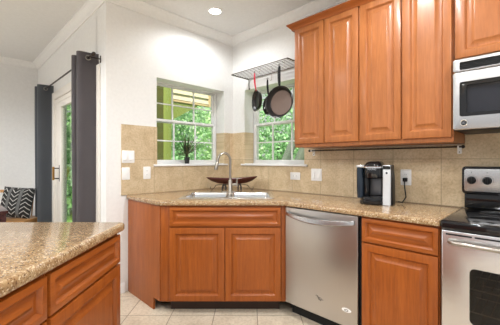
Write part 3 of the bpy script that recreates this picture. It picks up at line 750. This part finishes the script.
def receptacles(horizontal):
    def f(t, mp, u0, u1, z0, z1):
        uc, zc = (u0+u1)/2, (z0+z1)/2
        for s in (-1, 1):
            du, dz = (.02*s, 0) if horizontal else (0, .02*s)
            b = MB(); b.plate(rrect(uc+du-.0145, uc+du+.0145, zc+dz-.0145, zc+dz+.0145, .009, 4), .006, .0085, mp, .001); r = b.build('receptacle', 'plastic', t)
            b = MB()
            for q in (-.005, .005):
                if horizontal: b.plate(rect(uc+du-.002, uc+du+.005, zc+q-.001, zc+q+.001), .0085, .0088, mp)
                else: b.plate(rect(uc+q-.001, uc+q+.001, zc+dz-.002, zc+dz+.005), .0085, .0088, mp)
            b.build('slots', 'black', r)
    return f
def blank(t, mp, u0, u1, z0, z1):
    zc = (z0+z1)/2; uc = (u0+u1)/2
    b = MB(); b.plate(rrect(uc-.026, uc+.026, zc-.045, zc+.045, .004, 2), .006, .008, mp, .001); b.build('insert', 'plastic', t)
plate_at('light_switch', 'white double rocker switch on the tile left of the left window', 'light switch', 'L', 1.273, 1.393, 1.216, 1.333, rockers(2))
plate_at('wall_plate', 'white blank cover plate directly below the double rocker switch', 'wall plate', 'L', 1.318, 1.393, 1.058, 1.174, blank)
plate_at('wall_outlet', 'white upright outlet below the left end of the left window', 'outlet', 'L', 1.108, 1.184, 1.056, 1.178, receptacles(False))
plate_at('wall_outlet', 'white outlet mounted sideways below the right window', 'outlet', 'R', .918, 1.042, 1.041, 1.118, receptacles(True))
plate_at('light_switch', 'white double switch plate on the tile right of the sideways outlet', 'light switch', 'R', 1.174, 1.292, 1.042, 1.160, rockers(2))
plate_at('wall_outlet', 'white outlet beside the coffee maker with a black plug in it', 'outlet', 'R', 2.003, 2.082, 1.046, 1.170, receptacles(False))

# ------------------------------------------------------------------ rail under the wall cabinets
t = thing('wall_rail', 'thin dark metal rail on white brackets below the wall cabinets', 'rail', (1.8, -.05, 1.28))
b_ = MB(); b_.tube([(1.19, -.055, 1.333), (2.41, -.055, 1.333)], .006, 10); b_.build('rod', 'bronze', t)
for x in (1.204, 2.392):
    b_ = MB(); b_.plate(rrect(x-.013, x+.013, 1.285, 1.345, .005, 3), 0, .006, lambda u, v, d: (u, -T-.0005-d, v), .001); b_.box(x-.005, x+.005, -.064, -T-.006, 1.323, 1.342, .002); br = b_.build('bracket', 'plastic', t)
    b_ = MB(); b_.lathe([(.004, 0), (.004, .003)], (x, -T-.0065, 1.298), (0, -1, 0), 10); b_.build('screw', 'wire', br)
for x, d in ((1.19, -1), (2.41, 1)):
    b_ = MB(); b_.lathe([(.006, 0), (.011, .004), (.012, .012), (.006, .02)], (x, -.055, 1.333), (d, 0, 0), 14); b_.build('finial', 'iron', t)

# ------------------------------------------------------------------ coffee maker
kx, ky, kz = 1.895, -.215, .914; KROT = math.radians(15)
t = thing('coffee_maker', 'black and silver single-cup coffee maker on the worktop', 'coffee maker', (kx, ky, kz), rotz=KROT)
def kb(name, mat, fn, smooth=35):
    b = MB(); fn(b)
    for v in b.bm.verts: v.co += Vector((kx, ky, kz))
    return b.build(name, mat, t, smooth=smooth)
kb('base', 'black', lambda b: b.plate(rrect(-.105, .10, -.135, .125, .05, 8), .001, .028, ident, .006))
kb('drip_tray', 'gloss', lambda b: b.plate(rrect(-.088, .056, -.158, -.02, .05, 8), .003, .060, ident, .008))
kb('column', 'black', lambda b: b.plate(rrect(-.095, .098, .0, .125, .03, 6), .028, .285, ident, .008))
kb('brew_cavity', 'cavity', lambda b: b.plate(rrect(-.045, .040, -.012, .004, .006, 3), .060, .20, ident, .002))
kb('cavity_frame', 'gloss', lambda b: b.plate(rrect(-.080, -.046, -.085, .004, .012, 4), .060, .22, ident, .004))
kb('water_tank', 'bluetank', lambda b: b.loft([[(u, v, z) for u, v in rrect(-.128+k, -.078, -.118, .115, .022, 5)] for k, z in ((.006, .045), (.002, .1), (0, .26), (.003, .272))]))
kb('tank_lid', 'silver', lambda b: b.plate(rrect(-.130, -.072, -.122, .118, .024, 5), .272, .29, ident, .006))
def head(b):
    L = []
    for ins, z in ((.02, .195), (.004, .205), (0, .23), (0, .275), (.004, .295), (.018, .312), (.045, .321)):
        L.append([(u, v, z-.06*max(0, -v-.06)) for u, v in rrect(-.074+ins, .054-ins*.6, -.148+ins, .11-ins, .05-ins*.5, 8)])
    b.loft(L)
kb('brew_head', 'gloss', head)
kb('head_trim', 'chrome', lambda b: b.loft([[(u, v, z-.06*max(0, -v-.06)) for u, v in rrect(-.076-e, .056+e, -.150-e, .10, .05, 8)] for e, z in ((0, .272), (.003, .275), (.003, .284), (0, .287))]))
def sp_(b):
    L = []
    for z, y0 in ((.004, -.138), (.1, -.128), (.2, -.124), (.262, -.128), (.29, -.118)):
        L.append([(u, v, z) for u, v in rrect(.058, .112, y0, -.02, .008, 3)])
    b.loft(L)
kb('front_panel', 'silver', sp_)
kb('side_shell', 'black', lambda b: b.loft([[(u, v, z) for u, v in rrect(.10, .124-k, -.112, .118, .014, 4)] for k, z in ((0, .002), (.004, .2), (.012, .288))]))
kb('button_strip', 'gloss', lambda b: b.loft([[(.060, -.1292, .262), (.110, -.1292, .262), (.110, -.122, .284), (.060, -.122, .284)], [(.060, -.131, .262), (.110, -.131, .262), (.110, -.124, .285), (.060, -.124, .285)]]))
kb('power_light', 'gloss', lambda b: b.lathe([(.007, 0), (.007, .002)], (.085, -.1265, .235), (0, -1, 0), 14))
# raised lettering on the chrome band of the head
fc = bpy.data.curves.new('lettering', 'FONT'); fc.body = 'KEURIG'; fc.size = .017; fc.extrude = .0006; fc.align_x = 'CENTER'
fo = bpy.data.objects.new('lettering', fc); COL.objects.link(fo); bpy.context.view_layer.update()
me = bpy.data.meshes.new_from_object(fo.evaluated_get(bpy.context.evaluated_depsgraph_get())); bpy.data.objects.remove(fo)
me.name = 'lettering'; me.transform(Matrix.Translation((-.01, -.1545, .256)) @ Matrix.Rotation(PI/2, 4, 'X')); me.materials.clear(); me.materials.append(M['chrome'])
lo = bpy.data.objects.new('lettering', me); COL.objects.link(lo); lo.parent = t
def cord(b):
    b.tube([(.13, .06, .03), (.15, .05, .012), (.165, .08, .05), (.15, .12, .11), (.15, .155, .18), (.146, .16, .195)], .0045, 8)
    b.box(.13, .162, .152, .186, .185, .212, .005)
b_ = MB(); P_ = [(2.03, -.15, .93), (2.05, -.12, .922), (2.062, -.075, .96), (2.048, -.06, 1.03), (2.044, -.052, 1.075), (2.043, -.045, 1.09)]
b_.tube(P_, .0045, 8); b_.box(2.028, 2.058, -.050, -.0205, 1.075, 1.105, .005)
rot = Matrix.Rotation(-KROT, 3, 'Z')
for v in b_.bm.verts: v.co = rot @ (v.co-Vector((kx, ky, kz)))+Vector((kx, ky, kz))
b_.build('power_cord', 'black', t)

# ------------------------------------------------------------------ houseplant on the sill
px_, py_ = -.055, -.637
t = thing('potted_plant', 'small spiky plant in a black pot on the left window sill', 'plant', (px_, py_, 1.204))
b_ = MB(); b_.lathe([(.024, 1.2045), (.025, 1.206), (.031, 1.268), (.033, 1.269), (.033, 1.277), (.029, 1.277), (.028, 1.266)], (px_, py_, 0)); b_.build('pot', 'pot', t)
b_ = MB(); b_.lathe([(.026, 1.262), (.026, 1.268), (.01, 1.27)], (px_, py_, 0)); b_.build('soil', 'soil', t)
b_ = MB()
for k in range(66):
    a = 2*PI*k*.618; el = random.uniform(.3, 1.45); L = random.uniform(.15, .27)
    d0 = Vector((math.cos(a)*math.cos(el), math.sin(a)*math.cos(el), math.sin(el))); sd_ = d0.cross(Vector((0, 0, 1))).normalized()
    z0 = 1.266+random.random()*.07; p = Vector((px_, py_, z0)); loops = []
    for q in range(6):
        f = q/5; w = .0085*(1-f)**.7*(.6+1.2*f if f < .4 else 1.08)+.0004
        c = p+d0*L*f+Vector((0, 0, -.03*f*f*math.cos(el)))
        if c.x < -.135: c.x = -.135+.1*(c.x+.135)*0
        loops.append([c-sd_*w, c+Vector((0, 0, -.002)), c+sd_*w, c+Vector((0, 0, .0015))])
    b_.loft(loops)
b_.tube([(px_, py_, 1.264), (px_+.003, py_, 1.34)], .006, 8)
b_.build('leaves', 'agave', t, smooth=0)

# ------------------------------------------------------------------ pot rack and pans
t = thing('pot_rack', 'pewter wire shelf rack fixed above the right window', 'rack', (.69, -.135, 2.2))
RX0, RX1, RY, RZ = .292, 1.085, .275, 2.205
for x, r in ((RX0, .007), (RX1, .007)):
    b_ = MB(); b_.tube([(x, -.006, RZ-.002), (x, -RY, RZ-.002)], r, 8); b_.build('cross_bar', 'wire', t)
for k in range(8):
    y = -.012-(RY-.012)*k/7; b_ = MB(); b_.tube([(RX0, y, RZ), (RX1, y, RZ)], .006 if k in (0, 7) else .0044, 8); b_.build('rail', 'wire', t)
for x in (RX0+.01, RX1-.01):
    b_ = MB(); b_.tube([(x, -.006, RZ-.12), (x, -.012, RZ-.06), (x, -.012, RZ)], .0045, 8); b_.lathe([(.012, 0), (.012, .005)], (x, -.0005, RZ-.115), (0, -1, 0), 14); b_.build('wall_bracket', 'wire', t)
def pan(name, label, hook_x, hook_y, yaw, R_, depth, hl, inmat, grip, drop, hookname, tilt=0.):
    """hangs by its handle: local frame z up, opening faces -y, turned by yaw"""
    hz = RZ+.0085
    h = thing('pan_hook', hookname, 'hook', (hook_x, hook_y, RZ))
    b = MB(); pts = [(hook_x+.011*math.cos(a), hook_y, RZ-.004+.0125*math.sin(a)) for a in [PI*k/8-.35 for k in range(10)]]
    pts = pts[::-1]; pts = [(x, y, z) for x, y, z in pts]
    lo_ = RZ-drop
    pts = pts+[(hook_x+.006, hook_y, RZ-.03), (hook_x, hook_y, lo_+.02)]+[(hook_x-.010+.010*math.cos(a), hook_y, lo_+.008-.012*math.sin(a)) for a in [PI*k/6 for k in range(7)]]
    b.tube(pts, .0028, 8); o = b.build('hook', 'chrome', h)
    tx, tz = hook_x-.006, lo_-.004
    t = thing(name, label, 'frying pan', (tx, hook_y, tz-hl-2*R_), rotz=yaw)
    O = Vector((tx, hook_y, tz-hl-2*R_))
    def lb(): return MB()
    def fin(b, nm, mat, par=t):
        tm = Matrix.Rotation(tilt, 3, 'X'); top = Vector((0, 0, hl+2*R_))
        for v in b.bm.verts: v.co = tm @ (v.co-top)+top+O
        return b.build(nm, mat, par)
    cz = R_
    b = lb(); b.lathe([(R_*.10, 0), (R_*.78, 0), (R_*.86, .006), (R_*.98, depth*.75), (R_, depth), (R_*.985, depth+.002), (R_*.955, depth*.98)], (0, 0, cz), (0, -1, 0), 40, caps=False)
    b.lathe([(R_*.955, depth*.98), (R_*.90, depth*.55), (R_*.80, .0095)], (0, 0, cz), (0, -1, 0), 40, caps=False)
    b.lathe([(R_*.8, 0), (R_*.02, 0)], (0, 0, cz), (0, -1, 0), 40, caps=False); fin(b, 'pan_body', 'pan')
    b = lb(); b.lathe([(R_*.74, .0085), (R_*.74, .0105), (.002, .0105)], (0, 0, cz), (0, -1, 0), 40, caps=False); b.lathe([(R_*.78, .22*depth), (R_*.74, .0102)], (0, 0, cz), (0, -1, 0), 40, caps=False); fin(b, 'cooking_surface', inmat)
    b = lb(); L = []
    for q, w in ((0, .012), (.12, .012), (.25, .016), (.6, .0185), (.9, .016), (1, .010)):
        z = 2*R_-.012+(hl+.014)*q; y = -depth*.8-.018*math.sin(min(1, q*1.6)*PI/2)
        L.append([(-w, y, z), (0, y-w*.55, z), (w, y, z), (0, y+w*.55, z)])
    zt = 2*R_-.012+(hl+.014)
    b.loft(L); hd = fin(b, 'handle', grip)
    b = lb(); y = -depth*.8-.018
    b.tube([(.011*math.cos(2*PI*k/14), y, zt+.006+.011*math.sin(2*PI*k/14)) for k in range(14)], .003, 6, closed=True); fin(b, 'hanging_loop', 'wire', hd)
    for x in (-.018, .018):
        b = lb(); b.lathe([(.006, 0), (.005, .003)], (x, -depth*.62, cz+math.sqrt(max(0, (R_*.93)**2-x*x))), (0, -.6, -1), 10); fin(b, 'rivet', 'chrome')
    return t
pan('frying_pan', 'large frying pan with worn brown inside hanging nearest the wall cabinets', .985, -.215, math.radians(6), .155, .056, .19, 'panin', 'black', .055,
    'wire hook holding the large frying pan', math.radians(-3))
pan('frying_pan', 'small black frying pan with a red handle at the left of the rack', .675, -.225, math.radians(-26), .113, .04, .172, 'pan', 'red', .05,
    'leftmost wire hook, holding the red-handled pan', 0)
pan('frying_pan', 'small brown-lined frying pan with black handle hanging in the middle', .79, -.165, math.radians(-12), .097, .036, .165, 'tanpan', 'black', .13,
    'middle wire hook, holding the brown-lined pan', 0)

# ------------------------------------------------------------------ curtains
t = thing('curtain_rod', 'dark bronze curtain rod above the sliding glass door', 'curtain rod', (-1.1, -1.6, 2.16))
CY, CZ = -1.615, 2.195
b_ = MB(); b_.tube([(-2.28, CY, CZ), (-.085, CY, CZ)], .0085, 10); b_.build('rod', 'bronze', t)
for x, d in ((-.085, 1), (-2.28, -1)):
    b_ = MB(); b_.lathe([(.009, 0), (.016, .006), (.016, .014), (.010, .02), (.018, .034), (.012, .048), (.003, .052)], (x, CY, CZ), (d, 0, 0), 16); b_.build('finial', 'bronze', t)
for x in (-.13, -2.2):
    b_ = MB(); b_.tube([(x, -1.5315, CZ-.01), (x, -1.58, CZ-.012), (x, CY, CZ-.012)], .006, 8); b_.box(x-.012, x+.012, -1.534, -1.5305, CZ-.045, CZ+.02, .001); b_.build('rod_bracket', 'bronze', t)
def curtain(label, x0, x1, nf, mat, seed):
    rnd = random.Random(seed)
    t = thing('curtain', label, 'curtain', ((x0+x1)/2, CY, .02), group=None)
    N = nf*24; top, bot = 2.245, .02; rows = []
    for z in (bot, .5, 1.0, 1.5, 1.9, 2.15, 2.2, top):
        row = []
        for k in range(N+1):
            f = k/N; ph = PI*nf*f
            A = .088; y = CY-A*math.sin(ph+PI/2)*-1
            q = abs(math.cos(ph))
            sg = math.cos(ph)
            y = CY-A*(1 if sg > 0 else -1)*q**.7
            x = x0+(x1-x0)*f+.012*math.sin(2*ph)
            x += .012*math.sin(z*2.1+k*.05)*(top-z)/top; y += .010*math.sin(z*1.7+f*9)*(top-z)/top
            row.append((x, y, z))
        rows.append(row)
    b = MB(); b.loft(rows, False, False, closed=False)
    bmesh.ops.solidify(b.bm, geom=b.bm.faces[:], thickness=.003)
    b.build('fabric', mat, t, smooth=60)
    for k in range(nf):
        x = x0+(x1-x0)*(k+.5)/nf
        g = MB(); g.tube([(x, CY+.021*math.cos(2*PI*i/18), CZ+.021*math.sin(2*PI*i/18)) for i in range(18)], .0055, 8, closed=True); g.build('grommet', 'nickel', t)
curtain('charcoal curtain gathered at the near right end of the rod', -.405, -.165, 3, 'curtain', 3)
curtain('blue-grey curtain gathered at the far left end of the rod', -2.13, -1.88, 3, 'curtainb', 5)

# ------------------------------------------------------------------ nook furniture
cxx, cz_ = -3.10, 4.04
t = thing('dining_chair', 'light oak chair in the far corner behind the patterned pillow', 'chair', (cxx, cz_, 0), 'D')
b_ = MB(); b_.plate(rrect(cxx-.24, cxx+.24, cz_-.22, cz_+.17, .02), .445, .475, ident, .006); b_.build('seat', 'oak', t)
for q in ((cxx-.22, cxx+.22, cz_-.205, cz_-.185), (cxx-.22, cxx+.22, cz_+.135, cz_+.155), (cxx-.235, cxx-.215, cz_-.185, cz_+.135), (cxx+.215, cxx+.235, cz_-.185, cz_+.135)):
    b_ = MB(); b_.box(*q, .385, .445, .003); b_.build('seat_rail', 'oak', t)
for sx in (-.21, .205):
    b_ = MB(); b_.tube([(cxx+sx, cz_-.19, 0), (cxx+sx, cz_-.19, .445)], [.014, .02], 10); b_.build('leg', 'oak', t)
    b_ = MB(); b_.tube([(cxx+sx, cz_+.18, 0), (cxx+sx, cz_+.175, .46), (cxx+sx, cz_+.205, .82)], [.014, .02, .014], 10); b_.build('back_post', 'oak', t)
b_ = MB(); b_.box(cxx-.40, cxx+.22, cz_+.195, cz_+.215, .79, .83, .006); b_.build('crest_rail', 'oak', t)
for k in range(5):
    b_ = MB(); b_.tube([(cxx-.14+k*.07, cz_+.16, .475), (cxx-.14+k*.07, cz_+.205, .795)], .008, 8); b_.build('spindle', 'oak', t)
# pillow
b_ = MB(); n = 14; wv, hv, tv = .215, .205, .075
def pil(sgn):
    g = []
    for i in range(n+1):
        row = []
        for j in range(n+1):
            u, v = -1+2*i/n, -1+2*j/n
            pin = 1-.05*(1-abs(v))*0
            th = tv*((1-u**4)*(1-v**4))**.6
            sx = 1-.06*(v*v)*(1-u*u)*0; k_ = 1-.05*(1-v*v)*abs(u)
            row.append((u*wv*(1-.05*(1-v*v)), sgn*th, v*hv*(1-.04*(1-u*u))))
        g.append(row)
    return g
for sgn in (-1, 1):
    g = pil(sgn); vs = [[b_.bm.verts.new(p) for p in r] for r in g]
    for i in range(n):
        for j in range(n): b_.bm.faces.new((vs[i][j], vs[i+1][j], vs[i+1][j+1], vs[i][j+1]))
bmesh.ops.remove_doubles(b_.bm, verts=b_.bm.verts[:], dist=1e-5)
o = b_.build('pillow', 'chevron'); x, y = D2W(-3.10, cz_-.01); o.location = (x, y, .476+.205); o.rotation_euler = (math.radians(-14), math.radians(3), R45)
tag(o, 'black pillow with white chevron bands propped on the oak chair', 'pillow')
# dining table
t = thing('dining_table', 'dark wooden dining table corner at the left edge behind the peninsula', 'table', (-1.4, -2.87, 0))
b_ = MB(); b_.box(-1.92, -.909, -3.62, -2.119, .72, .75, .004); b_.build('tabletop', 'table', t)
for q in ((-1.905, -.925, -3.605, -3.58), (-1.905, -.925, -2.16, -2.135), (-1.905, -1.88, -3.58, -2.16), (-.95, -.925, -3.58, -2.16)):
    b_ = MB(); b_.box(*q, .58, .72); b_.build('apron', 'table', t)
for x in (-1.86, -.965):
    for y in (-3.56, -2.175):
        x0 = x if x < -1.4 else x-.07; y0 = y if y < -3 else y-.07
        b_ = MB(); b_.box(x0, x0+.07, y0, y0+.07, 0, .62, .004); b_.build('leg', 'table', t)

# ------------------------------------------------------------------ ceiling lamps: one above the sink, the rest added fill
def lamp(x, y, label, k=1.):
    t = thing('ceiling_light', label, 'ceiling light', (x, y, CH), group='recessed ceiling lights')
    b = MB(); b.lathe([(.058, CH-.006), (.062, CH-.007), (.078, CH-.003), (.08, CH-.0005), (.056, CH-.0005)], (x, y, 0), caps=False); b.build('trim_ring', 'trim', t)
    b = MB(); b.lathe([(.057, CH-.005), (.057, CH-.0005)], (x, y, 0)); b.build('lens', 'lens', t)
    l = bpy.data.lights.new('lamp_light', 'SPOT'); l.energy = LAMP_POWER*k; l.color = LAMP_COLOR; l.spot_size = math.radians(165); l.spot_blend = .5; l.shadow_soft_size = .045
    o = bpy.data.objects.new('lamp_light', l); COL.objects.link(o); o.location = (x, y, CH-.04)
lamp(.422, -.616, 'lit recessed ceiling light above the corner sink', .3)
for x, y in ((2.05, -1.15), (3.6, -1.2), (1.6, -3.6), (3.7, -3.6), (-1.5, -3.8), (2.75, -2.5), (.2, -3.2)):  # out-of-view lamps added to fill the room with light
    lamp(x, y, 'unseen recessed ceiling light added to brighten the open kitchen', 1.5 if x < 1 else .95)
